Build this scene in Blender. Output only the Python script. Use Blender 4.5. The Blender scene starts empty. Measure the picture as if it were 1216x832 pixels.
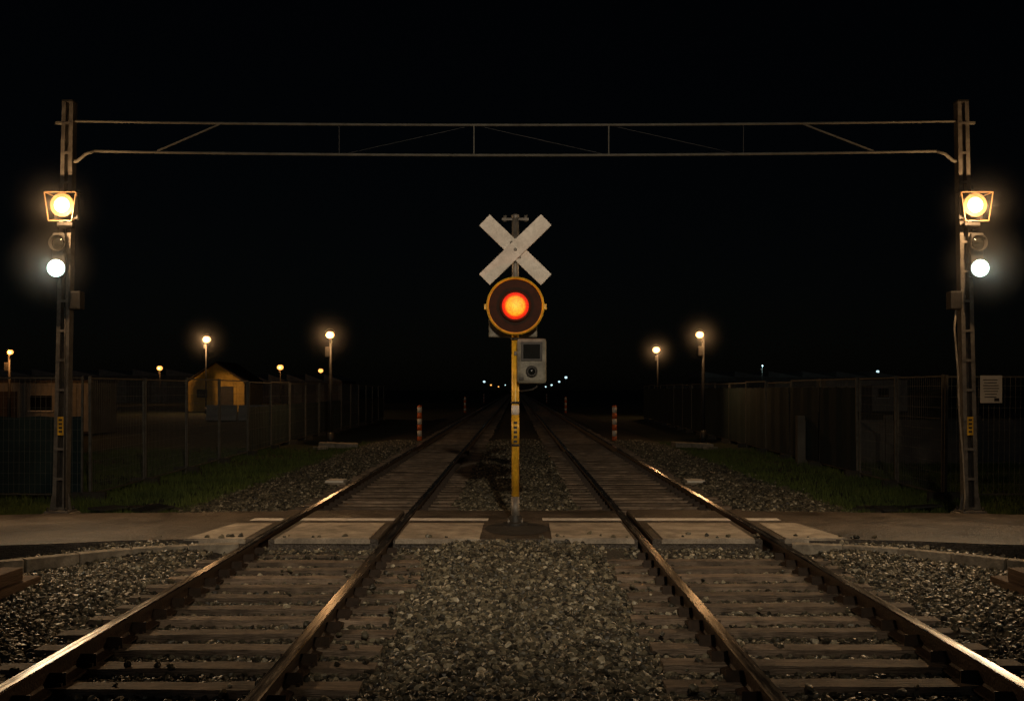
import bpy, bmesh, math, random
import numpy as np
from mathutils import Vector, Matrix
random.seed(7); rng=np.random.default_rng(7)
S=bpy.context.scene
S.view_settings.view_transform='Standard'; S.view_settings.look='None'; S.view_settings.exposure=0
COL=S.collection

# ---------------------------------------------------------------- materials
def new_mat(name):
    m=bpy.data.materials.new(name); m.use_nodes=True
    nt=m.node_tree; b=nt.nodes['Principled BSDF']; return m,nt,b
def mat(name,c1,c2=None,rough=.7,metal=0.,scale=4.,bump=0.,bscale=None,island=0.,stretch=(1,1,1),detail=6.,spec=.5,rvar=0.,stain=0.,sscale=.8,speck=0.):
    m,nt,b=new_mat(name); N=nt.nodes; L=nt.links
    c2=c2 or tuple(x*.6 for x in c1)
    tc=N.new('ShaderNodeTexCoord'); mp=N.new('ShaderNodeMapping'); mp.inputs['Scale'].default_value=stretch
    L.new(tc.outputs['Object'],mp.inputs['Vector'])
    no=N.new('ShaderNodeTexNoise'); no.inputs['Scale'].default_value=scale; no.inputs['Detail'].default_value=detail; no.inputs['Roughness'].default_value=.65
    L.new(mp.outputs[0],no.inputs['Vector'])
    cr=N.new('ShaderNodeValToRGB'); cr.color_ramp.elements[0].position=.32; cr.color_ramp.elements[1].position=.68
    cr.color_ramp.elements[0].color=(*c2,1); cr.color_ramp.elements[1].color=(*c1,1)
    L.new(no.outputs['Fac'],cr.inputs['Fac'])
    out=cr.outputs['Color']
    def mult(out,src,a,b_,f0=0,f1=1):
        mr=N.new('ShaderNodeMapRange'); mr.inputs['From Min'].default_value=f0; mr.inputs['From Max'].default_value=f1
        mr.inputs['To Min'].default_value=a; mr.inputs['To Max'].default_value=b_
        L.new(src,mr.inputs['Value'])
        mx=N.new('ShaderNodeVectorMath'); mx.operation='SCALE'; L.new(out,mx.inputs[0]); L.new(mr.outputs[0],mx.inputs['Scale']); return mx.outputs[0]
    if island>0:
        g=N.new('ShaderNodeNewGeometry'); out=mult(out,g.outputs['Random Per Island'],1-island,1+island)
    if stain>0:
        n3=N.new('ShaderNodeTexNoise'); n3.inputs['Scale'].default_value=sscale; n3.inputs['Detail'].default_value=9; n3.inputs['Roughness'].default_value=.7; n3.inputs['Distortion'].default_value=.6
        L.new(tc.outputs['Object'],n3.inputs['Vector']); out=mult(out,n3.outputs['Fac'],1-stain,1+stain*.6,.38,.62)
    if speck>0:
        v=N.new('ShaderNodeTexVoronoi'); v.inputs['Scale'].default_value=70; L.new(tc.outputs['Object'],v.inputs['Vector']); sp=N.new('ShaderNodeSeparateColor'); L.new(v.outputs['Color'],sp.inputs[0]); out=mult(out,sp.outputs[0],1-speck,1+speck)
    L.new(out,b.inputs['Base Color'])
    b.inputs['Roughness'].default_value=rough; b.inputs['Metallic'].default_value=metal; b.inputs['Specular IOR Level'].default_value=spec
    if rvar>0:
        r2=N.new('ShaderNodeMapRange'); r2.inputs['From Min'].default_value=.3; r2.inputs['From Max'].default_value=.7; r2.inputs['To Min'].default_value=rough-rvar; r2.inputs['To Max'].default_value=rough+rvar
        L.new(no.outputs['Fac'],r2.inputs['Value']); L.new(r2.outputs[0],b.inputs['Roughness'])
    if bump>0:
        n2=N.new('ShaderNodeTexNoise'); n2.inputs['Scale'].default_value=bscale or scale*4; n2.inputs['Detail'].default_value=5
        L.new(mp.outputs[0],n2.inputs['Vector'])
        bp=N.new('ShaderNodeBump'); bp.inputs['Strength'].default_value=bump; bp.inputs['Distance'].default_value=.02
        L.new(n2.outputs['Fac'],bp.inputs['Height']); L.new(bp.outputs[0],b.inputs['Normal'])
    return m
def emit(name,col,s):
    m,nt,b=new_mat(name); b.inputs['Base Color'].default_value=(*col,1)
    b.inputs['Emission Color'].default_value=(*col,1); b.inputs['Emission Strength'].default_value=s; return m

M_steel=mat('galvanised_steel',(.20,.185,.165),(.10,.09,.08),rough=.55,metal=.3,scale=9,bump=.15,island=.15,stain=.35,sscale=3)
M_dark=mat('dark_painted_metal',(.030,.027,.025),(.013,.012,.011),rough=.55,scale=12,bump=.1)
M_beam=mat('weathered_beam_steel',(.15,.145,.125),(.075,.07,.06),rough=.7,scale=5,bump=.2)
M_white=mat('weathered_white_board',(.78,.73,.67),(.60,.55,.49),rough=.55,scale=5,bump=.08,stain=.18,sscale=7)
M_yellow=mat('yellow_paint',(.80,.47,.03),(.50,.27,.02),rough=.4,scale=8,bump=.1,stretch=(1,1,.35),stain=.3,sscale=9)
M_frame=mat('lamp_frame_steel',(.30,.18,.08),(.18,.10,.05),rough=.5,metal=.3,scale=9)
M_box=mat('grey_signal_box',(.24,.23,.19),(.13,.125,.10),rough=.55,scale=10,bump=.15,stain=.35,sscale=9)
M_brown=mat('dark_brown_backplate',(.035,.013,.005),(.018,.007,.003),rough=.65,scale=10,spec=.2)
M_glass=mat('dark_glass',(.01,.012,.012),(.006,.006,.006),rough=.12,scale=3)
M_asph=mat('asphalt',(.090,.072,.056),(.040,.033,.027),rough=.48,scale=1.6,bump=.9,bscale=45,rvar=.15,stain=.5,sscale=.9,speck=.45)
M_asph_d=mat('dark_asphalt_patch',(.035,.032,.03),(.018,.017,.016),rough=.6,scale=5,bump=.6,bscale=60,speck=.4)
M_slab=mat('concrete_slab',(.40,.345,.275),(.23,.195,.155),rough=.7,scale=3.5,bump=.35,bscale=40,island=.15,stain=.4,sscale=2.2,speck=.12)
M_line=mat('worn_white_line',(.80,.78,.74),(.48,.45,.41),rough=.5,scale=9,bump=.2,stain=.25,sscale=8)
M_kerb=mat('kerb_concrete',(.34,.30,.24),(.18,.155,.12),rough=.8,scale=6,bump=.5,bscale=40,island=.2,stain=.3,sscale=4)
M_tie=mat('weathered_sleeper',(.27,.205,.15),(.11,.082,.06),rough=.7,scale=5,bump=.9,bscale=18,island=.35,stretch=(.5,5,5),stain=.45,sscale=3)
M_tie2=mat('old_timber',(.20,.13,.085),(.08,.05,.032),rough=.8,scale=5,bump=.8,bscale=18,stretch=(5,.5,5))
M_rust=mat('rusty_rail_side',(.075,.045,.028),(.03,.019,.013),rough=.48,metal=.4,scale=14,bump=.4,bscale=50,stain=.3,sscale=2)
M_top=mat('polished_rail_top',(.88,.85,.80),(.58,.53,.47),rough=.22,metal=1.,scale=3,stretch=(14,.6,1),rvar=.08)
M_clip=mat('rail_fastening',(.05,.032,.022),(.025,.018,.013),rough=.6,metal=.4,scale=20)
M_bed=mat('ballast_bed',(.045,.038,.028),(.016,.013,.010),rough=.95,scale=14,bump=1.,bscale=22,detail=8,speck=.6)
M_soil=mat('grass_soil',(.030,.036,.011),(.010,.014,.005),rough=1.,scale=.9,bump=1.,bscale=14,detail=9)
M_grass=mat('grass_blades',(.12,.155,.03),(.05,.075,.018),rough=.8,scale=.7,island=.4)
M_wire=mat('fence_wire',(.22,.22,.20),(.12,.12,.11),rough=.5,metal=.4,scale=8)
M_post=mat('fence_post_steel',(.17,.16,.135),(.09,.08,.066),rough=.6,metal=.4,scale=8,bump=.1)
M_foot=mat('fence_foot_block',(.06,.055,.045),(.03,.027,.022),rough=.9,scale=8,bump=.3)
M_cloth=mat('dark_teal_screening',(.016,.038,.040),(.007,.018,.019),rough=.9,scale=1.6,bump=.5,bscale=5)
M_orange=mat('bollard_orange',(.62,.13,.025),(.40,.08,.02),rough=.5,scale=6)
M_bwhite=mat('bollard_white',(.65,.6,.5),(.5,.45,.4),rough=.5,scale=6)
M_yshed=mat('yellow_cladding',(.66,.42,.07),(.42,.26,.04),rough=.7,scale=1.5,bump=.2)
M_roof=mat('dark_roof',(.06,.045,.03),(.03,.024,.018),rough=.7,scale=2)
M_cabin=mat('grey_cabin_cladding',(.26,.25,.22),(.15,.145,.125),rough=.7,scale=1.5,bump=.2)
M_pale=mat('pale_barrier',(.5,.47,.40),(.33,.30,.26),rough=.7,scale=1.5,bump=.2)
M_wall=mat('concrete_wall',(.17,.155,.13),(.09,.08,.065),rough=.85,scale=1.3,bump=.3)
M_sign=mat('notice_board_white',(.70,.68,.62),(.58,.56,.50),rough=.5,scale=5)
M_ink=mat('black_print',(.03,.03,.03),(.02,.02,.02),rough=.7)
M_warm=emit('warm_lamp',(1,.58,.24),4.2)
M_warm_st=emit('warm_street_lamp',(1,.50,.19),3.6)
M_warm_far=emit('sodium_lamp',(1,.40,.09),2.2)
M_cool=emit('cool_lamp',(.75,1,.90),2.6)
M_cool_far=emit('cool_lamp_far',(.62,.9,1),1.3)
M_lens,nt,b=new_mat('red_signal_lens'); N=nt.nodes; L=nt.links
tc=N.new('ShaderNodeTexCoord'); sx=N.new('ShaderNodeSeparateXYZ'); cb=N.new('ShaderNodeCombineXYZ')
L.new(tc.outputs['Object'],sx.inputs[0]); L.new(sx.outputs[0],cb.inputs[0]); L.new(sx.outputs[2],cb.inputs[1])
ln=N.new('ShaderNodeVectorMath'); ln.operation='LENGTH'; L.new(cb.outputs[0],ln.inputs[0])
cr=N.new('ShaderNodeValToRGB'); e=cr.color_ramp.elements
e[0].position=0.; e[0].color=(1,.62,.04,1); e[1].position=1.; e[1].color=(.16,.0,.0,1)
x=e.new(.58); x.color=(1,.42,.012,1); x=e.new(.72); x.color=(1,.035,.004,1); x=e.new(.93); x.color=(.75,.006,.003,1)
mr=N.new('ShaderNodeMapRange'); mr.inputs['From Max'].default_value=.19; L.new(ln.outputs['Value'],mr.inputs['Value']); L.new(mr.outputs[0],cr.inputs['Fac'])
vo=N.new('ShaderNodeTexVoronoi'); vo.inputs['Scale'].default_value=55; L.new(cb.outputs[0],vo.inputs['Vector'])
m2=N.new('ShaderNodeMapRange'); m2.inputs['From Max'].default_value=.7; m2.inputs['To Min'].default_value=1.35; m2.inputs['To Max'].default_value=.75; L.new(vo.outputs['Distance'],m2.inputs['Value'])
L.new(cr.outputs[0],b.inputs['Emission Color']); L.new(m2.outputs[0],b.inputs['Emission Strength']); b.inputs['Base Color'].default_value=(.1,.01,.005,1)
M_stone,nt,b=new_mat('ballast_stone'); N=nt.nodes; L=nt.links
oi=N.new('ShaderNodeObjectInfo'); cr=N.new('ShaderNodeValToRGB'); e=cr.color_ramp.elements
e[0].position=0; e[0].color=(.016,.015,.012,1); e[1].position=1; e[1].color=(.50,.45,.34,1)
x=e.new(.5); x.color=(.075,.068,.048,1); x=e.new(.8); x.color=(.145,.126,.084,1); x=e.new(.94); x.color=(.26,.23,.16,1)
L.new(oi.outputs['Random'],cr.inputs['Fac'])
tc=N.new('ShaderNodeTexCoord'); no=N.new('ShaderNodeTexNoise'); no.inputs['Scale'].default_value=40; L.new(tc.outputs['Object'],no.inputs['Vector'])
mr=N.new('ShaderNodeMapRange'); mr.inputs['To Min'].default_value=.4; mr.inputs['To Max'].default_value=1.6; L.new(no.outputs['Fac'],mr.inputs['Value'])
sc=N.new('ShaderNodeVectorMath'); sc.operation='SCALE'; L.new(cr.outputs[0],sc.inputs[0]); L.new(mr.outputs[0],sc.inputs['Scale']); L.new(sc.outputs[0],b.inputs['Base Color'])
b.inputs['Roughness'].default_value=.45

# ---------------------------------------------------------------- builders
def empty(name,loc=(0,0,0),rz=0):
    o=bpy.data.objects.new(name,None); o.location=loc; o.rotation_euler=(0,0,rz); o.empty_display_size=.2; COL.objects.link(o); return o
def finish(name,bm,mats,parent=None,loc=(0,0,0),rot=(0,0,0),smooth=False):
    me=bpy.data.meshes.new(name); bm.to_mesh(me); bm.free()
    for m in (mats if isinstance(mats,(list,tuple)) else [mats]): me.materials.append(m)
    if smooth:
        for p in me.polygons: p.use_smooth=True
    o=bpy.data.objects.new(name,me); COL.objects.link(o); o.location=loc; o.rotation_euler=rot
    if parent: o.parent=parent
    return o
def box(name,c,s,m,parent=None,rot=(0,0,0),bev=.006):
    bm=bmesh.new(); bmesh.ops.create_cube(bm,size=1)
    bmesh.ops.scale(bm,vec=s,verts=bm.verts)
    if bev: bmesh.ops.bevel(bm,geom=bm.edges[:],offset=min(bev,min(s)*.3),segments=2,affect='EDGES',profile=.6)
    return finish(name,bm,m,parent,c,rot)
def add_beam(bm,p,q,w,d,mi=0):
    p=Vector(p);q=Vector(q);v=q-p
    z=v.normalized(); ref=Vector((0,1,0)) if abs(z.y)<.9 else Vector((0,0,1))
    x=ref.cross(z).normalized(); y=z.cross(x)
    vs=[]
    for b_ in (p,q):
        for sx_,sy_ in ((-1,-1),(1,-1),(1,1),(-1,1)):
            vs.append(bm.verts.new(b_+x*sx_*w/2+y*sy_*d/2))
    for f in ((0,3,2,1),(4,5,6,7),(0,1,5,4),(1,2,6,5),(2,3,7,6),(3,0,4,7)):
        bm.faces.new([vs[i] for i in f]).material_index=mi
def beams(name,lst,m,parent=None,loc=(0,0,0)):
    bm=bmesh.new()
    for a in lst: add_beam(bm,*a)
    return finish(name,bm,m,parent,loc)
def tube(name,pts,r,m,parent=None,seg=16,caps=True,r2=None,loc=(0,0,0)):
    bm=bmesh.new(); pts=[Vector(p) for p in pts]; rings=[]; n=len(pts)
    for i,p in enumerate(pts):
        t=(pts[min(i+1,n-1)]-pts[max(i-1,0)]).normalized()
        ref=Vector((0,1,0)) if abs(t.y)<.9 else Vector((1,0,0))
        x=ref.cross(t).normalized(); y=t.cross(x)
        rr=r if r2 is None else r+(r2-r)*i/(n-1)
        rings.append([bm.verts.new(p+x*math.cos(a)*rr+y*math.sin(a)*rr) for a in [2*math.pi*k/seg for k in range(seg)]])
    for i in range(n-1):
        for k in range(seg):
            bm.faces.new((rings[i][k],rings[i][(k+1)%seg],rings[i+1][(k+1)%seg],rings[i+1][k]))
    if caps: bm.faces.new(rings[0][::-1]); bm.faces.new(rings[-1])
    bmesh.ops.recalc_face_normals(bm,faces=bm.faces)
    o=finish(name,bm,m,parent,loc)
    for p in o.data.polygons: p.use_smooth=len(p.vertices)==4
    return o
def lathe(name,prof,m,parent=None,loc=(0,0,0),seg=40,axis='Y',smooth=True):
    bm=bmesh.new(); rings=[]
    for r,a in prof:
        ring=[]
        for k in range(seg):
            t=2*math.pi*k/seg; u,v=r*math.cos(t),r*math.sin(t)
            ring.append(bm.verts.new((u,a,v) if axis=='Y' else (u,v,a)))
        rings.append(ring)
    for i in range(len(rings)-1):
        for k in range(seg): bm.faces.new((rings[i][k],rings[i][(k+1)%seg],rings[i+1][(k+1)%seg],rings[i+1][k]))
    if prof[0][0]>0: bm.faces.new(rings[0])
    if prof[-1][0]>0: bm.faces.new(rings[-1])
    bmesh.ops.remove_doubles(bm,verts=bm.verts,dist=1e-5)
    bmesh.ops.recalc_face_normals(bm,faces=bm.faces)
    o=finish(name,bm,m,parent,loc)
    if smooth:
        for p in o.data.polygons: p.use_smooth=True
        o.data.set_sharp_from_angle(angle=math.radians(35))
    return o
def ball(name,c,r,m,parent=None,sub=3,scale=(1,1,1)):
    bm=bmesh.new(); bmesh.ops.create_icosphere(bm,subdivisions=sub,radius=r); bmesh.ops.scale(bm,vec=scale,verts=bm.verts)
    return finish(name,bm,m,parent,c,smooth=True)
def prism(name,outline,z0,z1,m,parent=None,bev=0):
    bm=bmesh.new(); bot=[bm.verts.new((x,y,z0)) for x,y in outline]; top=[bm.verts.new((x,y,z1)) for x,y in outline]
    n=len(outline)
    for i in range(n): bm.faces.new((bot[i],bot[(i+1)%n],top[(i+1)%n],top[i]))
    bm.faces.new(top); bm.faces.new(bot[::-1]); bmesh.ops.recalc_face_normals(bm,faces=bm.faces)
    if bev: bmesh.ops.bevel(bm,geom=[e for e in bm.edges if e.verts[0].co.z>z1-1e-4 and e.verts[1].co.z>z1-1e-4],offset=bev,segments=2,affect='EDGES')
    return finish(name,bm,m,parent)
def light(name,kind,loc,col,power,parent=None,size=.1,**k):
    l=bpy.data.lights.new(name,kind); l.color=col; l.energy=power
    if kind in('POINT','SPOT'): l.shadow_soft_size=size
    for a,v in k.items(): setattr(l,a,v)
    o=bpy.data.objects.new(name,l); o.location=loc; COL.objects.link(o)
    if parent: o.parent=parent
    return o
_hz={}
def add_halo(parent,loc,R,d):
    """scattering ball added for lamp halo, densest at the lamp and fading to nothing"""
    key=(round(R,3),d)
    if key not in _hz:
        m=bpy.data.materials.new('halo_scatter'); m.use_nodes=True; nt=m.node_tree; nt.nodes.clear(); N=nt.nodes; L=nt.links
        o=N.new('ShaderNodeOutputMaterial'); v=N.new('ShaderNodeVolumeScatter'); v.inputs['Color'].default_value=(.95,.95,.95,1)
        tc=N.new('ShaderNodeTexCoord'); ln=N.new('ShaderNodeVectorMath'); ln.operation='LENGTH'; L.new(tc.outputs['Object'],ln.inputs[0])
        mr=N.new('ShaderNodeMapRange'); mr.inputs['From Min'].default_value=0; mr.inputs['From Max'].default_value=R; mr.inputs['To Min'].default_value=1; mr.inputs['To Max'].default_value=0
        L.new(ln.outputs['Value'],mr.inputs['Value']); pw=N.new('ShaderNodeMath'); pw.operation='POWER'; pw.inputs[1].default_value=2.6; L.new(mr.outputs[0],pw.inputs[0])
        mu=N.new('ShaderNodeMath'); mu.operation='MULTIPLY'; mu.inputs[1].default_value=d; L.new(pw.outputs[0],mu.inputs[0]); L.new(mu.outputs[0],v.inputs['Density'])
        L.new(v.outputs[0],o.inputs['Volume']); _hz[key]=m
    return ball('lamp_halo',loc,R,_hz[key],parent)  # added ball, stands in for bloom round the lamp

# ---------------------------------------------------------------- heights
def zf(x,y):
    ax=abs(x); t=abs(ax-2.22)
    if ax<2.22: z=-.050+ .090*min(1,max(0,(t-1.15)/.5))
    else: z=-.050+ .065*min(1,max(0,(t-1.15)/.4)) - .16*min(1,max(0,(ax-4.4)/1.3))*(1 if y>15.6 else .5)
    z+=.014*math.sin(x*2.1+y*.9)*math.sin(y*1.7-x)*(1 if t>1.3 else .3)
    if t>1.2:
        if 11.7<y<12.7: z+=(y-11.7)*.115
        if 15.6<y<16.4: z+=(16.4-y)/.8*.08
    else:
        if 12.25<y<12.7: z+=(y-12.25)/.45*.14
        if 15.6<y<16.0: z+=(16.0-y)/.4*.1
    return z
# ---------------------------------------------------------------- ground
bm=bmesh.new()
vs=[bm.verts.new(p) for p in ((-1500,-300,-.16),(1500,-300,-.16),(1500,3000,-.16),(-1500,3000,-.16))]; bm.faces.new(vs)
finish('ground',bm,M_soil)
def bed(xs,ys):
    bm=bmesh.new(); g={}
    for j,y in enumerate(ys):
        for i,x in enumerate(xs):
            wob=.25*math.sin(y*.9+(1 if x>0 else 2))+.15*math.sin(y*2.3)
            xx=x
            if abs(x)==max(xs): xx=x+(wob if x>0 else -wob)
            z=zf(xx,y) if abs(x)<max(xs) else -.19
            g[i,j]=bm.verts.new((xx,y,z+ (random.uniform(-.01,.01) if abs(x)<max(xs) else 0)))
    for j in range(len(ys)-1):
        for i in range(len(xs)-1): bm.faces.new((g[i,j],g[i+1,j],g[i+1,j+1],g[i,j+1]))
    return bm
b1=bed([round(-9+.25*i,3) for i in range(73)],[-6+.25*i for i in range(76)])
me=bpy.data.meshes.new('t'); b1.to_mesh(me); b1.free()
b2=bed([round(-5.5+.25*i,3) for i in range(45)],[15.0+.3*i for i in range(120)]+[51+8*i for i in range(70)])
b2.from_mesh(me); bpy.data.meshes.remove(me)
finish('ballast_bed',b2,M_bed)

# ---------------------------------------------------------------- tracks
prof=[(-.08,-.02),(.08,-.02),(.08,-.005),(.022,.012),(.014,.03),(.014,.105),(.040,.118),(.041,.150),(.034,.158),(-.034,.158),(-.041,.150),(-.040,.118),(-.014,.105),(-.014,.03),(-.022,.012),(-.08,-.005)]
prof=[(a*1.12,b+.004) for a,b in prof]
SP=.50
def track(cx,k):
    P=empty('railway_track',(cx,0,0))
    for r,dx in (('rail_left',-.75),('rail_right',.75)):
        bm=bmesh.new(); ys=[-6]+[y for y in range(0,60,2)]+[80,120,200,320,600]
        rings=[[bm.verts.new((dx+a+(.004*math.sin(y*.35+k+dx) if y<60 else 0),y,b)) for a,b in prof] for y in ys]
        n=len(prof)
        for i in range(len(ys)-1):
            for j in range(n):
                f=bm.faces.new((rings[i][j],rings[i+1][j],rings[i+1][(j+1)%n],rings[i][(j+1)%n]))
                if j in (7,8,9): f.material_index=1
        bmesh.ops.recalc_face_normals(bm,faces=bm.faces)
        finish(r,bm,[M_rust,M_top],P)
    bm=bmesh.new(); bc=bmesh.new(); y=-3.
    while y<420:
        if not(12.45<y<15.8):
            near=y<45
            a=random.gauss(0,.010) if near else 0; L2=1.24+random.uniform(-.06,.06); hw=.092+random.uniform(-.010,.012); zt=.012+random.uniform(-.008,.006)
            ox=random.uniform(-.03,.03); ca,sa=math.cos(a),math.sin(a)
            nx=10 if near else 1; top=[];bot=[]; bow=random.uniform(-.016,.016)
            for i in range(nx+1):
                u=-L2+2*L2*i/nx
                for s_ in (-1,1):
                    w=hw+(random.uniform(-.009,.009) if near else 0); v=s_*w+bow*(1-(u/L2)**2)*2
                    X=u*ca-v*sa+ox; Y=u*sa+v*ca+y
                    zz=zt+(random.uniform(-.006,.004) if near else 0)
                    top.append(bm.verts.new((X,Y,zz))); bot.append(bm.verts.new((X,Y,-.16)))
            for i in range(nx):
                a0,b0,a1,b1=2*i,2*i+1,2*i+2,2*i+3
                bm.faces.new((top[a0],top[a1],top[b1],top[b0])); bm.faces.new((top[a0],bot[a0],bot[a1],top[a1])); bm.faces.new((top[b0],top[b1],bot[b1],bot[b0]))
            bm.faces.new((top[0],top[1],bot[1],bot[0])); bm.faces.new((top[-2],bot[-2],bot[-1],top[-1]))
            if y<32:
                for dx in (-.75,.75):
                    add_beam(bc,(dx-.125,y,0.018),(dx+.125,y,0.018),.14,.010)
                    for s_ in(-1,1):
                        add_beam(bc,(dx+s_*.10,y-.03*s_,.01),(dx+s_*.10,y-.03*s_,.030),.025,.035)
        y+=SP*(1+random.uniform(-.03,.03)) if y<60 else SP
    bmesh.ops.recalc_face_normals(bm,faces=bm.faces)
    finish('sleepers',bm,M_tie,P); finish('fastenings',bc,M_clip,P)
track(-2.22,0); track(2.22,1)

# ---------------------------------------------------------------- ballast stones (instanced)
pts=[]
def scatter(x0,x1,y0,y1,sp,cond):
    ny=int((y1-y0)/sp); nx=int((x1-x0)/sp)
    X,Y=np.meshgrid(x0+sp*np.arange(nx),y0+sp*np.arange(ny)); X=X.ravel()+rng.uniform(-.5,.5,X.size)*sp; Y=Y.ravel()+rng.uniform(-.5,.5,Y.size)*sp
    for x,y in zip(X.tolist(),Y.tolist()):
        if cond(x,y):
            ax=abs(x)
            if abs(ax-1.47)<.055 or abs(ax-2.97)<.055: continue
            t=abs(ax-2.22)
            z=zf(x,y)+random.uniform(-.014,.016)
            if t<.66: z-=.006
            pts.append((x,y,z))
scatter(-8.2,8.2,5.2,12.62,.041,lambda x,y: abs(x)<.5*y+.9)
scatter(-6,6,15.68,22,.050,lambda x,y: abs(x)<5.35+random.gauss(0,.22))
scatter(-6,6,22,40,.070,lambda x,y: abs(x)<5.3+random.gauss(0,.25))
scatter(-8,8,5.2,12.6,.12,lambda x,y: abs(x)<.5*y+1. and abs(abs(x)-2.22)>1.3)
scatter(-5.2,-3.2,15.8,30,.16,lambda x,y:True); scatter(3.2,5.2,15.8,30,.16,lambda x,y:True); scatter(-.9,.9,15.8,30,.16,lambda x,y:True)
for _ in range(150):
    s_=random.choice((-1,1)); pts.append((s_*2.22+random.choice((random.uniform(-.64,.64),random.uniform(.86,1.2),random.uniform(-1.2,-.86))),random.uniform(5.4,12.4),.018))
for _ in range(45):
    x=random.uniform(-4.2,4.2)
    if min(abs(abs(x)-1.47),abs(abs(x)-2.97))>.12: pts.append((x,12.66+abs(random.gauss(0,.12)),.168))
me=bpy.data.meshes.new('ballast_gravel'); me.from_pydata(pts,[],[]); me.materials.append(M_stone)
ob=bpy.data.objects.new('ballast_gravel',me); COL.objects.link(ob)
ng=bpy.data.node_groups.new('stone_scatter','GeometryNodeTree')
ng.interface.new_socket('Geometry',in_out='INPUT',socket_type='NodeSocketGeometry'); ng.interface.new_socket('Geometry',in_out='OUTPUT',socket_type='NodeSocketGeometry')
n=ng.nodes; l=ng.links
gi=n.new('NodeGroupInput'); go=n.new('NodeGroupOutput'); join=n.new('GeometryNodeJoinGeometry')
shapes=[(1,.8,.62),(1.15,.75,.7),(.85,1,.75),(1.3,.8,.55),(.9,.85,.8)]
for k,sc_ in enumerate(shapes):
    ico=n.new('GeometryNodeMeshIcoSphere'); ico.inputs['Radius'].default_value=.0245; ico.inputs['Subdivisions'].default_value=2
    sp_=n.new('GeometryNodeSetPosition'); pos=n.new('GeometryNodeInputPosition')
    vm=n.new('ShaderNodeVectorMath'); vm.operation='ADD'; vm.inputs[1].default_value=(k*3.1,k*1.7,k*2.3); l.new(pos.outputs[0],vm.inputs[0])
    nz=n.new('ShaderNodeTexNoise'); nz.inputs['Scale'].default_value=34; nz.inputs['Detail'].default_value=2; l.new(vm.outputs[0],nz.inputs['Vector'])
    sb=n.new('ShaderNodeVectorMath'); sb.operation='SUBTRACT'; sb.inputs[1].default_value=(.5,.5,.5); l.new(nz.outputs['Color'],sb.inputs[0])
    sc2=n.new('ShaderNodeVectorMath'); sc2.operation='SCALE'; sc2.inputs['Scale'].default_value=.050; l.new(sb.outputs[0],sc2.inputs[0])
    l.new(ico.outputs['Mesh'],sp_.inputs['Geometry']); l.new(sc2.outputs[0],sp_.inputs['Offset'])
    tr=n.new('GeometryNodeTransform'); tr.inputs['Scale'].default_value=sc_; l.new(sp_.outputs[0],tr.inputs['Geometry'])
    sm=n.new('GeometryNodeSetMaterial'); sm.inputs['Material'].default_value=M_stone; l.new(tr.outputs[0],sm.inputs['Geometry'])
    g2=n.new('GeometryNodeGeometryToInstance'); l.new(sm.outputs[0],g2.inputs[0]); l.new(g2.outputs[0],join.inputs[0])
iop=n.new('GeometryNodeInstanceOnPoints'); iop.inputs['Pick Instance'].default_value=True
m2p=n.new('GeometryNodeMeshToPoints'); l.new(gi.outputs[0],m2p.inputs[0]); l.new(m2p.outputs[0],iop.inputs['Points'])
l.new(join.outputs[0],iop.inputs['Instance'])
ri=n.new('FunctionNodeRandomValue'); ri.data_type='INT'; ri.inputs[4].default_value=0; ri.inputs[5].default_value=4; l.new(ri.outputs[2],iop.inputs['Instance Index'])
rv=n.new('FunctionNodeRandomValue'); rv.data_type='FLOAT_VECTOR'; rv.inputs[0].default_value=(-.6,-.6,0); rv.inputs[1].default_value=(.6,.6,6.28); rv.inputs['Seed'].default_value=3
er=n.new('FunctionNodeEulerToRotation'); l.new(rv.outputs[0],er.inputs[0]); l.new(er.outputs[0],iop.inputs['Rotation'])
rs=n.new('FunctionNodeRandomValue'); rs.data_type='FLOAT'; rs.inputs[2].default_value=.55; rs.inputs[3].default_value=1.5; rs.inputs['Seed'].default_value=9; l.new(rs.outputs[1],iop.inputs['Scale'])
l.new(iop.outputs[0],go.inputs[0])
md=ob.modifiers.new('scatter','NODES'); md.node_group=ng

# ---------------------------------------------------------------- grass
V=[];F=[]
def tuft(x,y,h):
    for _ in range(6):
        a=random.uniform(0,6.28); r=random.uniform(0,.06); bx=x+r*math.cos(a); by=y+r*math.sin(a); w=.007+.004*random.random(); hh=h*random.uniform(.5,1.2)
        t=random.uniform(0,3.14); lx=random.uniform(-.05,.05); ly=random.uniform(-.05,.05); i=len(V)
        V.extend([(bx-w*math.cos(t),by-w*math.sin(t),-.17),(bx+w*math.cos(t),by+w*math.sin(t),-.17),(bx+lx,by+ly,-.16+hh)]); F.append((i,i+1,i+2))
for _ in range(52000):
    s_=random.choice((-1,1)); x=s_*random.uniform(5.2,13.5); y=15.0+22*random.random()**1.7
    if abs(x)<6.6 and y<15.8: continue
    if random.random()<.65+.45*math.sin(x*1.7+y*.8)*math.sin(y*1.1): tuft(x,y,random.uniform(.05,.16))
for _ in range(2000):
    s_=random.choice((-1,1)); tuft(s_*random.gauss(5.4,.3),16+25*random.random(),random.uniform(.05,.16))
me=bpy.data.meshes.new('grass'); me.from_pydata(V,[],F); me.materials.append(M_grass); COL.objects.link(bpy.data.objects.new('grass',me))

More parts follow.
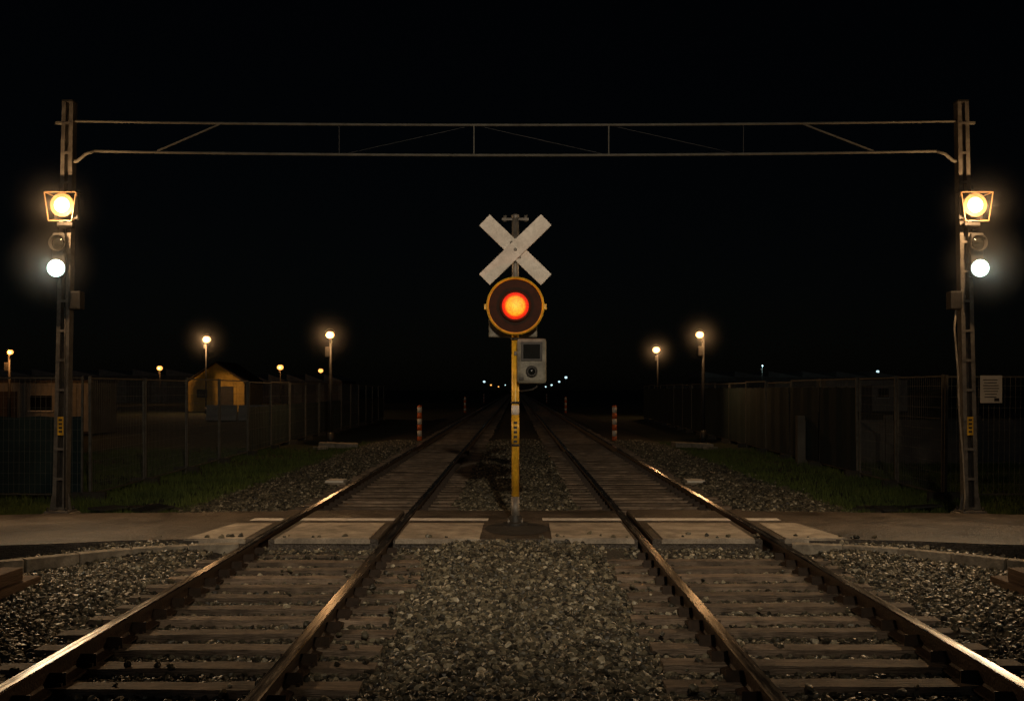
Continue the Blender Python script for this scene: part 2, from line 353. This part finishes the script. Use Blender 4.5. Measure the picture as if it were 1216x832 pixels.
# ---------------------------------------------------------------- crossing
C=empty('level_crossing_road')
Y0,Y1=12.65,15.64
prism('asphalt_centre',[(-1.415,Y0),(1.415,Y0),(1.415,Y1),(-1.415,Y1)],-.15,.150,M_asph,C,.012)
for s_,n_ in ((-1,'left'),(1,'right')):
    a,b_=sorted((s_*1.585,s_*2.855))
    prism('asphalt_between_rails_'+n_,[(a,Y0),(b_,Y0),(b_,Y1),(a,Y1)],-.15,.150,M_asph,C,.012)
    o=[(3.03,12.65),(3.9,12.62),(4.6,12.50),(5.2,12.28),(5.9,12.1),(7,12.0),(8.4,11.9),(10,11.85),(16,11.5),(16,14.4),(9,14.75),(7.4,15.05),(6.2,15.3),(4.6,15.42),(3.03,Y1)]
    o=[(s_*(x+random.uniform(-.03,.03)*(x>3.1)),y+random.uniform(-.03,.03)*(x>3.1)) for x,y in o]
    prism('footpath_'+n_,o,-.2,.150,M_asph,C,.015)
PAN=[(-3.86,-3.12),(-2.77,-1.68),(-1.375,-.40),(.42,1.375),(1.68,2.77),(3.12,3.86)]
for i,(a,b_) in enumerate(PAN):
    o=[(a,Y0-.03),(b_,Y0-.03),(b_,14.12),(a,14.12)]
    if i==0: o=[(a+.02,Y0-.03),(b_,Y0-.03),(b_,14.1),(-3.62,14.1)]
    if i==5: o=[(a,Y0-.03),(b_-.02,Y0-.03),(3.62,14.1),(a,14.1)]
    o=[(x+random.uniform(-.012,.012),y+random.uniform(-.012,.012)) for x,y in o]
    prism('concrete_panel_%d'%i,o,.10,.160+.003*(i%2),M_slab,C,.014)
for i,(a,b_) in enumerate([(-3.5,-3.08),(-2.84,-1.60),(-1.40,-.36),(.36,1.40),(1.60,2.84),(3.08,3.5)]):
    prism('painted_line_%d'%i,[(a,14.42),(b_,14.40),(b_,14.66),(a,14.68)],.1535,.1545,M_line,C)
bm=bmesh.new(); bmesh.ops.create_circle(bm,cap_ends=True,radius=.40,segments=40); bmesh.ops.scale(bm,vec=(1,1.6,1),verts=bm.verts)
finish('asphalt_patch',bm,M_asph_d,C,(0.02,13.6,.1545))
for s_ in(-1,1):
    K=empty('kerb')
    pl=[(3.15,12.50),(3.7,12.38),(4.25,12.12),(4.7,11.75),(5.1,11.35),(5.6,11.0),(6.2,10.7),(7,10.45),(8,10.3)]
    for i in range(len(pl)-1):
        p=Vector((s_*pl[i][0],pl[i][1],.04)); q=Vector((s_*pl[i+1][0],pl[i+1][1],.04)); d=q-p; c=(p+q)/2
        box('kerb_stone_%d'%i,c,(d.length-.015,.14,.17),M_kerb,K,(random.uniform(-.03,.03),0,math.atan2(d.y,d.x)),.012)
    T=empty('timber_baulk',(s_*4.72,8.7,-.05),0)
    box('beam_lower',(0,0,.06),(.30,3.7,.16),M_tie2,T,(0,0,0),.015)
    box('beam_upper',(s_*.03,-.1,.205),(.24,3.3,.125),M_tie2,T,(0,0,s_*.015),.015)
    D=empty('cable_cover',(s_*3.58,21.9,.03)); box('lid',(0,0,.02),(.36,.5,.05),M_sign,D); box('frame',(0,0,-.02),(.46,.6,.05),M_kerb,D)
    D=empty('drain_cover',(s_*6.1,17.9,-.13))
    for k in range(7): box('slab_%d'%k,(random.uniform(-.6,.6),random.uniform(-.35,.35),.03+.02*k*.5),(random.uniform(.3,.7),random.uniform(.2,.4),.04),M_asph_d if k%3 else M_foot,D,(random.uniform(-.1,.1),random.uniform(-.1,.1),random.uniform(0,3)),.01)
    D=empty('concrete_slab',(s_*6.0,37.2,-.12)); box('slab',(0,0,.1),(1.3,.7,.16),M_kerb,D,(0,.04,.1)); box('slab_chip',(.5*s_,-.7,.04),(.4,.3,.1),M_kerb,D,(0,0,.7))

# ---------------------------------------------------------------- crossing signal
P=empty('railroad_crossing_signal',(0.0,13.97,.155))
tube('pole_lower',[(0,0,0),(0,0,.36)],.055,M_steel,P)
tube('pole_yellow',[(0,0,.34),(0,0,2.55)],.049,M_yellow,P)
tube('pole_upper',[(0,0,2.5),(0,0,3.93)],.046,M_steel,P)
lathe('base_flange',[(.0,.0),(.16,.0),(.16,.03),(.085,.04),(.075,.12),(.05,.12)],M_dark,P,axis='Z',smooth=False)
for k in range(4): tube('base_bolt_%d'%k,[(.12*math.cos(k*1.57+.78),.12*math.sin(k*1.57+.78),.02),(.12*math.cos(k*1.57+.78),.12*math.sin(k*1.57+.78),.07)],.015,M_steel,P,8)
tube('reflective_band',[(0,0,1.40),(0,0,1.52)],.0505,M_white,P)
tube('label_band',[(0,0,1.02),(0,0,1.36)],.0505,M_yellow,P)
for k in range(5): box('label_text_%d'%k,(0,-.0515,1.06+k*.06),(.045,.004,.03),M_ink,P,bev=0)
for z in (1.0,1.54,2.35): tube('clamp',[(0,0,z),(0,0,z+.03)],.056,M_dark,P)
box('crossbuck_board_a',(0,-.085,3.49),(1.09,.022,.195),M_white,P,(0,math.radians(44),0),.006)
box('crossbuck_board_b',(0,-.110,3.49),(1.09,.022,.195),M_white,P,(0,math.radians(-44),0),.006)
for dx,dz in((0,0),(.05,-.09),(-.05,.09)): lathe('bolt',[(0,-.016),(.018,-.014),(.022,0)],M_steel,P,(dx,-.123 if not dx else -.098,3.49+dz),16)
box('crossbuck_bracket',(0,-.055,3.49),(.12,.05,.3),M_steel,P)
beams('top_crossbar',[((-.17,0,3.89),(.17,0,3.89),.03,.05)],M_steel,P)
for s_ in(-1,1): tube('finial',[(s_*.13,0,3.86),(s_*.13,0,3.94)],.022,M_steel,P,10)
lathe('pole_cap',[(.058,3.90),(.058,3.94),(.0,3.97)],M_steel,P,axis='Z')
box('junction_box',(-.03,.12,2.57),(.62,.16,.36),M_box,P,bev=.02)
zc=2.775
lathe('lamp_backplate',[(.0,.05),(.25,.05),(.335,.01),(.345,-.02),(.335,-.03),(.0,-.03)],M_brown,P,(0,-.12,zc),64)
lathe('lamp_rim',[(.335,-.02),(.335,-.06),(.350,-.066),(.366,-.055),(.368,.0),(.35,.012)],M_yellow,P,(0,-.12,zc),64)
lathe('lens_bezel',[(.195,-.03),(.200,-.055),(.190,-.058),(.185,-.04)],M_brown,P,(0,-.12,zc),64)
lathe('lens',[(.187,-.031),(.15,-.050),(.10,-.063),(.05,-.070),(.0,-.072)],M_lens,P,(0,-.12,zc),64)
for s_ in(-1,1): box('hinge_tab',(s_*.375,-.13,zc-.01),(.04,.05,.07),M_yellow,P)
light('lens_glow','POINT',(0,-.30,zc),(1,.14,.03),2.0,P,.012)
bx=empty('equipment_box',(.205,-.10,2.08)); bx.parent=P
box('housing',(0,0,0),(.37,.2,.57),M_box,bx,bev=.045)
box('window_frame',(0,-.103,.12),(.27,.02,.24),M_dark,bx,bev=.03)
box('window',(0,-.114,.12),(.21,.01,.18),M_glass,bx,bev=.02)
lathe('speaker_ring',[(.07,-.0),(.075,-.02),(.062,-.024),(.055,-.004),(.0,-.004)],M_dark,bx,(0,-.10,-.13))
lathe('speaker_lens',[(.045,0),(.03,-.012),(0,-.016)],M_glass,bx,(0,-.106,-.13))
box('lower_latch',(-.13,-.105,-.22),(.06,.02,.04),M_dark,bx)
box('mount_arm',(-.17,.05,.1),(.1,.05,.05),M_steel,bx)
tube('conduit',[(.08,.02,-.28),(.06,.03,-.33),(0,.05,-.36),(-.14,.06,-.38)],.012,M_dark,bx,8)

# ---------------------------------------------------------------- gantry masts
def mast(s_):
    P=empty('signal_mast',(s_*6.48,15.6,-.16)); H=6.12; tx=-s_*.13
    def pt(z,dx=0,dy=0): return (tx*z/H+dx*(1-.28*z/H),dy,z)
    lst=[]
    for dx in(-.072,.072): lst.append((pt(.2,dx),pt(H,dx),.055,.15))
    z=.35
    while z<H:
        lst.append((pt(z,-.09,-.078),pt(z,.09,-.078),.035,.006)); lst.append((pt(z,-.09,.078),pt(z,.09,.078),.035,.006)); z+=.42
    beams('column',lst,M_steel,P)
    beams('web',[(pt(.2,0,.03),pt(H-.02,0,.03),.10,.008)],M_dark,P)
    box('concrete_footing',(0,0,.13),(.42,.42,.32),M_kerb,P,bev=.03)
    box('base_plate',(0,0,.305),(.34,.34,.03),M_steel,P)
    for a in(-1,1):
        for b_ in(-1,1): tube('anchor_bolt',[(a*.13,b_*.13,.3),(a*.13,b_*.13,.37)],.016,M_dark,P,8)
        beams('gusset',[((a*.14,0,.32),(a*.10,0,.55),.04,.012)],M_steel,P)
    box('mast_cap',pt(H+.01),(.16,.18,.03),M_dark,P)
    box('side_bracket',(tx*.95+s_*.13,0,5.83),(.12,.05,.04),M_beam,P)
    zl=4.45+.16; xl= .15 if s_<0 else -.06
    Lp=empty('flood_lamp',(xl,-.28,zl)); Lp.parent=P
    w,h=.19,.17
    beams('frame',[((-w-.03,-.1,h),(w+.03,-.1,h),.012,.012),((-w+.03,-.1,-h-.06),(w-.03,-.1,-h-.06),.012,.012),((-w-.03,-.1,h),(-w+.03,-.1,-h-.06),.012,.012),((w+.03,-.1,h),(w-.03,-.1,-h-.06),.012,.012),
      ((-w-.03,-.1,h),(-w+.04,.12,h-.03),.012,.012),((w+.03,-.1,h),(w-.04,.12,h-.03),.012,.012),((-w+.03,-.1,-h-.06),(-w+.06,.12,-h),.012,.012),((w-.03,-.1,-h-.06),(w-.06,.12,-h),.012,.012)],M_frame,Lp)
    box('housing_back',(0,.13,0),(.34,.05,.36),M_dark,Lp,bev=.02)
    box('hood',(0,.02,h+.016),(.42,.22,.02),M_dark,Lp,(math.radians(6),0,0))
    lathe('reflector',[(.03,.09),(.10,.06),(.15,.0),(.165,-.04),(.155,-.04)],M_frame,Lp)
    ball('bulb',(0,-.02,0),.118,M_warm,Lp,scale=(1,.6,1))
    box('lower_bracket',(0,.1,-h-.09),(.22,.1,.07),M_dark,Lp)
    f=light('flood_beam','SPOT',(0,-.16,0),(1,.60,.28),430,Lp,.045,spot_size=math.radians(165),spot_blend=.5)
    f.rotation_euler=Vector((-s_*.3,-1,-.45)).to_track_quat('-Z','Y').to_euler()
    light('flood_spill','POINT',(0,-.42,-.12),(1,.58,.26),90,Lp,.01)
    add_halo(Lp,(0,-.20,0),.8,.016)
    xs= (-6.42+6.48) if s_<0 else (6.495-6.48)
    Sg=empty('signal_head',(xs,-.26,3.57+.16)); Sg.parent=P
    box('back_plate',(0,.08,.20),(.18,.08,.62),M_ink,Sg,bev=.04)
    for dz in (0,.36): lathe('visor',[(.11,.06),(.118,-.02),(.112,-.02),(.10,.05)],M_ink,Sg,(0,0,dz),seg=32)
    ball('unlit_lens',(0,.03,.36),.09,M_glass,Sg,scale=(1,.3,1))
    ball('lit_lens',(0,-.04,0),.122,M_cool,Sg,scale=(1,.7,1))
    f=light('signal_beam','SPOT',(0,-.16,0),(.72,1,.88),50,Sg,.045,spot_size=math.radians(168),spot_blend=.5)
    f.rotation_euler=Vector((0,-1,-.2)).to_track_quat('-Z','Y').to_euler()
    add_halo(Sg,(0,-.20,0),.75,.08)
    sb=.17*(1 if s_<0 else -1)
    box('junction_box',(sb+tx*.5,-.02,3.3),(.17,.18,.26),M_dark,P,bev=.02)
    box('box_arm',(sb*.5+tx*.5,0,3.36),(.16,.04,.04),M_steel,P)
    box('id_sticker',(tx*.25,-.0825,1.52),(.085,.004,.26),M_yellow,P,bev=0)
    for k in range(4): box('id_text_%d'%k,(tx*.25,-.086,1.44+k*.055),(.05,.002,.03),M_ink,P,bev=0)
    if s_>0: tube('cable_conduit',[(-.22,-.05,3.2),(-.25,-.06,2.9),(-.20,-.06,2.3),(-.18,-.06,1.7),(-.12,-.06,1.0),(-.10,-.07,.5),(-.13,-.08,.3)],.014,M_kerb,P,8)
    else: tube('cable_conduit',[(.1,-.09,3.2),(.1,-.09,1.5),(.1,-.1,.35)],.012,M_dark,P,8)
mast(-1); mast(1)
G=empty('overhead_gantry_beam',(0,15.6,0))
def sag(z0,z1,xm,n=24): return [(-xm+2*xm*i/n,0,z1+(z0-z1)*((-1+2*i/n)**2)) for i in range(n+1)]
up=sag(5.70,5.64,6.36); lo=sag(5.27,5.21,6.0)
tube('upper_chord',up,.019,M_beam,G,8); tube('lower_chord',lo,.020,M_beam,G,8)
tube('lower_chord_hook_left',[(-6.0,0,5.27),(-6.12,0,5.23),(-6.24,0,5.13),(-6.36,0,5.11)],.026,M_beam,G,8)
tube('lower_chord_hook_right',[(6.0,0,5.27),(6.12,0,5.23),(6.24,0,5.13),(6.36,0,5.11)],.026,M_beam,G,8)
beams('verticals',[((x,0,5.22),(x,0,5.655),.016,.016) for x in (-.59,1.33)],M_beam,G)
beams('outer_verticals',[((x,0,5.23),(x,0,5.665),.008,.008) for x in (-2.51,3.25)],M_dark,G)
beams('diagonals',[((-4.17,0,5.67),(-5.1,0,5.27),.022,.022),((4.06,0,5.67),(5.1,0,5.27),.022,.022)],M_beam,G)
beams('rear_bracing',[((-2.51,.04,5.22),(-.59,.04,5.65),.004,.004),((1.33,.04,5.22),(-.59,.04,5.65),.004,.004),((1.33,.04,5.65),(3.25,.04,5.22),.004,.004)],M_dark,G)

# ---------------------------------------------------------------- fences
def fence(pts_,cloth_h=None,name='mesh_fence',H=2.3,wire=.1,cl_from=0,z0=-.16):
    P=empty(name); W=bmesh.new(); Po=bmesh.new(); Cl=bmesh.new(); Ft=bmesh.new(); idx=0
    for (x0,y0),(x1,y1) in zip(pts_[:-1],pts_[1:]):
        a=Vector((x0,y0,z0)); b_=Vector((x1,y1,z0)); Ld=(b_-a).length; n_=max(1,round(Ld/3.4)); d=(b_-a)/n_; u=d.normalized()
        nrm=Vector((-u.y,u.x,0))
        for i in range(n_):
            p=a+d*i; tilt=Vector((random.uniform(-.03,.03),random.uniform(-.03,.03),0)); hh=H+random.uniform(-.03,.03); up_=Vector((0,0,hh))+tilt
            add_beam(Po,p,p+up_,.05,.05); e_=p+d-u*.12
            add_beam(Po,e_,e_+up_,.035,.035)
            add_beam(Po,p+up_*.985,e_+up_*.985,.03,.03); add_beam(Po,p+Vector((0,0,.12)),e_+Vector((0,0,.12)),.025,.025)
            add_beam(Ft,p-u*.06-nrm*.3+Vector((0,0,.06)),p-u*.06+nrm*.3+Vector((0,0,.06)),.2,.13)
            dist=p.length
            if dist<60:
                st=wire if dist<34 else .25; k=st
                Lw=(e_-p).length
                while k<Lw:
                    add_beam(W,p+u*k+Vector((0,0,.12)),p+u*k+up_*.98,.0045,.0045); k+=st
                zz=.3
                while zz<hh-.05:
                    add_beam(W,p+up_*(zz/hh),e_+up_*(zz/hh),.0045,.0045); zz+=.2 if dist<34 else .5
            if cloth_h and idx>=cl_from:
                ch=cloth_h; q=nrm*.03; n2=8; lastp=None
                for j in range(n2+1):
                    pp=p+(e_-p)*j/n2+q*(1+.5*math.sin(j*1.9+i)); top=pp+Vector((0,0,min(ch,hh-.05)-.03*abs(math.sin(j*math.pi/2)))); bo=pp+Vector((0,0,.14))
                    v1=Cl.verts.new(bo); v2=Cl.verts.new(top)
                    if lastp: Cl.faces.new((lastp[0],v1,v2,lastp[1]))
                    lastp=(v1,v2)
            idx+=1
    for nm,bm_,m_ in(('posts',Po,M_post),('wire_mesh',W,M_wire),('screening',Cl,M_cloth),('feet',Ft,M_foot)):
        if len(bm_.verts): finish(nm,bm_,m_,P)
        else: bm_.free()
    return P
fence([(-14.6,20.4),(-7.8,20)],cloth_h=1.55)
fence([(-7.8,20.1),(-8.1,30),(-8.6,48),(-9.0,75)],cloth_h=1.5,cl_from=4)
fence([(7.85,20),(14.7,20.4)],cloth_h=None)
fence([(7.85,20.1),(7.9,25.2)],cloth_h=None)
fence([(7.9,25.3),(8.2,45),(8.8,75)],cloth_h=2.1)
D=empty('notice_sign',(8.66,19.93,1.88)); box('panel',(0,0,0),(.40,.012,.50),M_sign,D)
for k in range(7): box('text_%d'%k,(random.uniform(-.03,.0),-.008,.17-k*.052),(random.uniform(.2,.3),.003,.016),M_ink,D,bev=0)
box('logo',(.1,-.008,-.19),(.09,.003,.06),M_ink,D,bev=0)
Wd=empty('concrete_wall',(15,30,-.16))
for i in range(8): box('wall_panel_%d'%i,(-6+i*2.4,0,.6),(2.36,.15,1.2),M_wall,Wd); box('wall_pier_%d'%i,(-7.2+i*2.4,-.02,.65),(.2,.24,1.34),M_wall,Wd)
def cabin(name,loc,w,d,h,m,n=24):
    P=empty(name,loc); bm=bmesh.new()
    for i in range(n): add_beam(bm,(-w/2+(i+.5)*w/n,-d/2-.01,.1),(-w/2+(i+.5)*w/n,-d/2-.01,h-.1),w/n*.5,.04)
    finish('corrugation',bm,m,P)
    box('body',(0,0,h/2),(w,d,h),m,P,bev=.03); box('roof_edge',(0,0,h+.03),(w+.15,d+.15,.1),M_roof,P)
    box('base_rail',(0,-d/2-.04,.06),(w+.04,.08,.12),M_dark,P)
    for x in(-.25,.2): box('window',(x*w,-d/2-.045,h*.6),(w*.13,.03,h*.28),M_glass,P); box('window_sill',(x*w,-d/2-.07,h*.44),(w*.15,.06,.05),M_sign,P)
    box('door',(0,-d/2-.045,h*.42),(.9,.03,h*.8),M_roof,P)
    return P
cabin('site_cabin',(-22.5,50,-.1),7.5,3,2.3,M_cabin)
cabin('site_cabin',(-31,75,-.1),6,3,2.4,M_cabin)
cabin('site_cabin',(30,95,-.1),7,3,2.8,M_cabin)
P=empty('concrete_barrier',(-17,72,-.15))
for i in range(5):
    bm=bmesh.new(); 
    pr=[(-.3,0),(.3,0),(.26,.2),(.1,.4),(.08,1.0),(-.08,1.0),(-.1,.4),(-.26,.2)]
    a=[bm.verts.new((-1.0,y,z)) for y,z in pr]; b_=[bm.verts.new((1.0,y,z)) for y,z in pr]; bm.faces.new(a); bm.faces.new(b_[::-1])
    for k in range(8): bm.faces.new((a[k],a[(k+1)%8],b_[(k+1)%8],b_[k]))
    bmesh.ops.recalc_face_normals(bm,faces=bm.faces); finish('barrier_unit_%d'%i,bm,M_pale,P,(-2.3+i*2.1,.1*math.sin(i*3),0))
def shed(loc,w,d,h,pk):
    P=empty('yellow_shed',loc); bm=bmesh.new()
    pr=[(-w/2,0),(w/2,0),(w/2,h),(0,pk),(-w/2,h)]
    f=[bm.verts.new((x,-d/2,z)) for x,z in pr]; k=[bm.verts.new((x,d/2,z)) for x,z in pr]
    bm.faces.new(f); bm.faces.new(k[::-1])
    for i in (0,1,4): bm.faces.new((f[i],f[(i+1)%5],k[(i+1)%5],k[i]))
    bmesh.ops.recalc_face_normals(bm,faces=bm.faces); finish('walls',bm,M_yshed,P)
    bm=bmesh.new(); n_=18
    for i in range(n_):
        x=-w/2+(i+.5)*w/n_; zt=h+(pk-h)*(1-abs(x)/(w/2))-.05; add_beam(bm,(x,-d/2-.02,.02),(x,-d/2-.02,zt),.07,.04)
    finish('battens',bm,M_yshed,P)
    bm=bmesh.new()
    for s_ in(-1,1):
        sl_=math.hypot(w/2,pk-h); ux=s_*(w/2)/sl_; uz=-(pk-h)/sl_
        a=Vector((0,0,pk+.05)); b_=a+Vector((ux,0,uz))*(sl_+.3)
        vs=[bm.verts.new(v) for v in (a+Vector((0,-d/2-.3,0)),b_+Vector((0,-d/2-.3,0)),b_+Vector((0,d/2+.3,0)),a+Vector((0,d/2+.3,0)))]
        v2=[bm.verts.new(v.co+Vector((0,0,.1))) for v in vs]
        bm.faces.new(vs); bm.faces.new(v2[::-1])
        for i in range(4): bm.faces.new((vs[i],vs[(i+1)%4],v2[(i+1)%4],v2[i]))
    bmesh.ops.recalc_face_normals(bm,faces=bm.faces); finish('roof',bm,M_roof,P)
    box('door',(.9,-d/2-.06,1.05),(1.1,.05,2.1),M_roof,P); box('door_frame',(.9,-d/2-.035,1.1),(1.3,.04,2.25),M_dark,P)
    box('window',(-1.2,-d/2-.06,1.6),(.9,.05,.7),M_glass,P)
shed((-26.4,100,-.1),5.0,7,2.6,4.3)
def warehouse(loc,w,d,h):
    P=empty('warehouse',loc); box('walls',(0,0,h/2),(w,d,h),M_wall,P)
    bm=bmesh.new(); n_=6
    for i in range(n_):
        x0=-w/2+i*w/n_; x1=x0+w/n_
        vs=[(x0,-d/2,h),(x1,-d/2,h),(x0,-d/2,h+1.0)]; a=[bm.verts.new(v) for v in vs]; b_=[bm.verts.new((v[0],d/2,v[2])) for v in vs]
        bm.faces.new(a); bm.faces.new(b_[::-1])
        for k in range(3): bm.faces.new((a[k],a[(k+1)%3],b_[(k+1)%3],b_[k]))
    bmesh.ops.recalc_face_normals(bm,faces=bm.faces); finish('sawtooth_roof',bm,M_cabin,P)
    for i in range(5): box('bay_door_%d'%i,(-w/2+(i+.5)*w/5,-d/2-.03,h*.42),(w/8,.08,h*.8),M_roof,P)
warehouse((-33,165,-.1),16,14,3.2); warehouse((-62,170,-.1),30,14,4); warehouse((48,190,-.1),34,14,4)

# ---------------------------------------------------------------- street lamps
def street_lamp(x,y,h,r,col='w',power=0,hz=None,arm=0):
    P=empty('added_fill_lamp',(x,y,-.14)); H=h+.14
    tube('pole',[(0,0,0),(0,0,H*.5),(0,0,H+r*.2-.05)],.075,M_dark,P,10,r2=.045)
    tube('pole_base',[(0,0,0),(0,0,.5)],.12,M_dark,P,10)
    m_={'w':M_warm_st,'s':M_warm_far,'c':M_cool_far}[col]
    tube('bracket',[(0,0,H-.35),(arm*.5,-.08,H-.1),(arm,-.12,H+r*1.1)],.025,M_dark,P,8)
    lathe('hood',[(0,r*1.5),(r*.5,r*1.35),(r*1.15,r*.85),(r*1.2,r*.7),(r*.9,r*.75)],M_dark,P,(arm,-.12,H),20,'Z')
    ball('globe',(arm,-.12,H),r,m_,P,2,(1,1,.85))
    box('ballast_housing',(-.1,0,H-.6),(.16,.2,.35),M_dark,P,bev=.02)
    if power: light('added_fill_spot','POINT',(arm,-.12-r-.12,H-.05),{'w':(1,.54,.22),'s':(1,.42,.12),'c':(.7,1,.95)}[col],power,P,.05)
    if hz: add_halo(P,(arm,-.12-r-.12,H-.05),*hz)
street_lamp(-6.55,38.8,3.80,.15,'w',110,(1.2,.05))
street_lamp(6.98,40.7,3.90,.15,'w',110,(1.2,.05),-.15)
street_lamp(-26.0,92,6.05,.34,'w',900,(2.6,.016),.1)
street_lamp(10.4,80,4.75,.28,'w',170,(2.0,.06),-.12)
for px,py,d,c,r,pw_ in [(190,437,150,'s',.40,160),(238,443,190,'s',.36,0),(333,436,152,'s',.45,160),(381,440,184,'s',.42,0),(300,452,210,'s',.25,0),(130,455,230,'s',.2,0),
                  (1042,441,184,'c',.26,0),(905,434,170,'c',.12,60),(851,446,200,'c',.16,0),(575,453,260,'c',.30,0),(672,448,200,'c',.26,0),(655,457,360,'c',.35,0),(664,453,290,'c',.3,0),
                  (592,459,470,'s',.3,0),(600,457,420,'c',.25,0),(583,457,330,'s',.25,0),(648,459,450,'c',.35,0)]:
    street_lamp((px-612)*d/1300,d,1.88+(462-py)*d/1300,r,c,pw_)
street_lamp(-20.8,45,3.40,.12,'s',110,None,.1)
P=empty('added_fill_lamp',(1.6,-3.2,-.14)); tube('pole',[(0,0,0),(0,0,7.2)],.09,M_steel,P,12,r2=.06); tube('arm',[(0,0,7.1),(-.2,.3,7.35),(-.5,.8,7.4)],.035,M_steel,P,8)  # unseen lamp behind the camera, added to light signs and foreground
box('head',(-.55,.95,7.42),(.3,.6,.12),M_dark,P,(.1,0,.1)); tube('pole_base',[(0,0,0),(0,0,.5)],.14,M_dark,P,12)
sl=light('added_fill_spot','SPOT',(-.58,1.1,7.30),(1,.80,.56),4500,P,.12,spot_size=math.radians(48),spot_blend=1.)
tgt=Vector((-0.0,13.2,2.2)); src=Vector((1.02,-2.1,7.16)); sl.rotation_euler=(tgt-src).to_track_quat('-Z','Y').to_euler()

# ---------------------------------------------------------------- bollards
for x,y in ((-3.5,40),(3.62,40),(-4.0,87),(4.0,87),(-4.3,150),(4.3,150)):
    P=empty('striped_bollard',(x,y,-.05)); n_=6; h=1.28
    for k in range(n_): tube('band_%d'%k,[(0,0,h*k/n_),(0,0,h*(k+1)/n_)],.085,M_orange if k%2==0 else M_bwhite,P,14)
    lathe('cap',[(.09,h),(.07,h+.05),(0,h+.07)],M_orange,P,axis='Z'); tube('foot',[(0,0,-.02),(0,0,.06)],.16,M_dark,P,14)

# ---------------------------------------------------------------- sky, moon, camera
w=bpy.data.worlds.new('World'); S.world=w; w.use_nodes=True; nt=w.node_tree; bg=nt.nodes['Background']
sk=nt.nodes.new('ShaderNodeTexSky'); sk.sky_type='NISHITA'; sk.sun_disc=False; sk.sun_elevation=math.radians(25); sk.sun_rotation=math.radians(160)
nt.links.new(sk.outputs[0],bg.inputs['Color']); bg.inputs['Strength'].default_value=.0002
sun=light('moonlight','SUN',(0,0,30),(.85,.95,1),.03,None,angle=math.radians(8)); sun.rotation_euler=(math.radians(65),0,math.radians(-20))
cam=bpy.data.cameras.new('Camera'); cam.sensor_width=36; cam.lens=38.49; cam.shift_y=46/1216; cam.shift_x=-4/1216; cam.clip_end=5000; cam.clip_start=.05
co=bpy.data.objects.new('Camera',cam); co.location=(0,0,1.88); co.rotation_euler=(math.pi/2,0,0); COL.objects.link(co); S.camera=co
print('stones',len(pts))
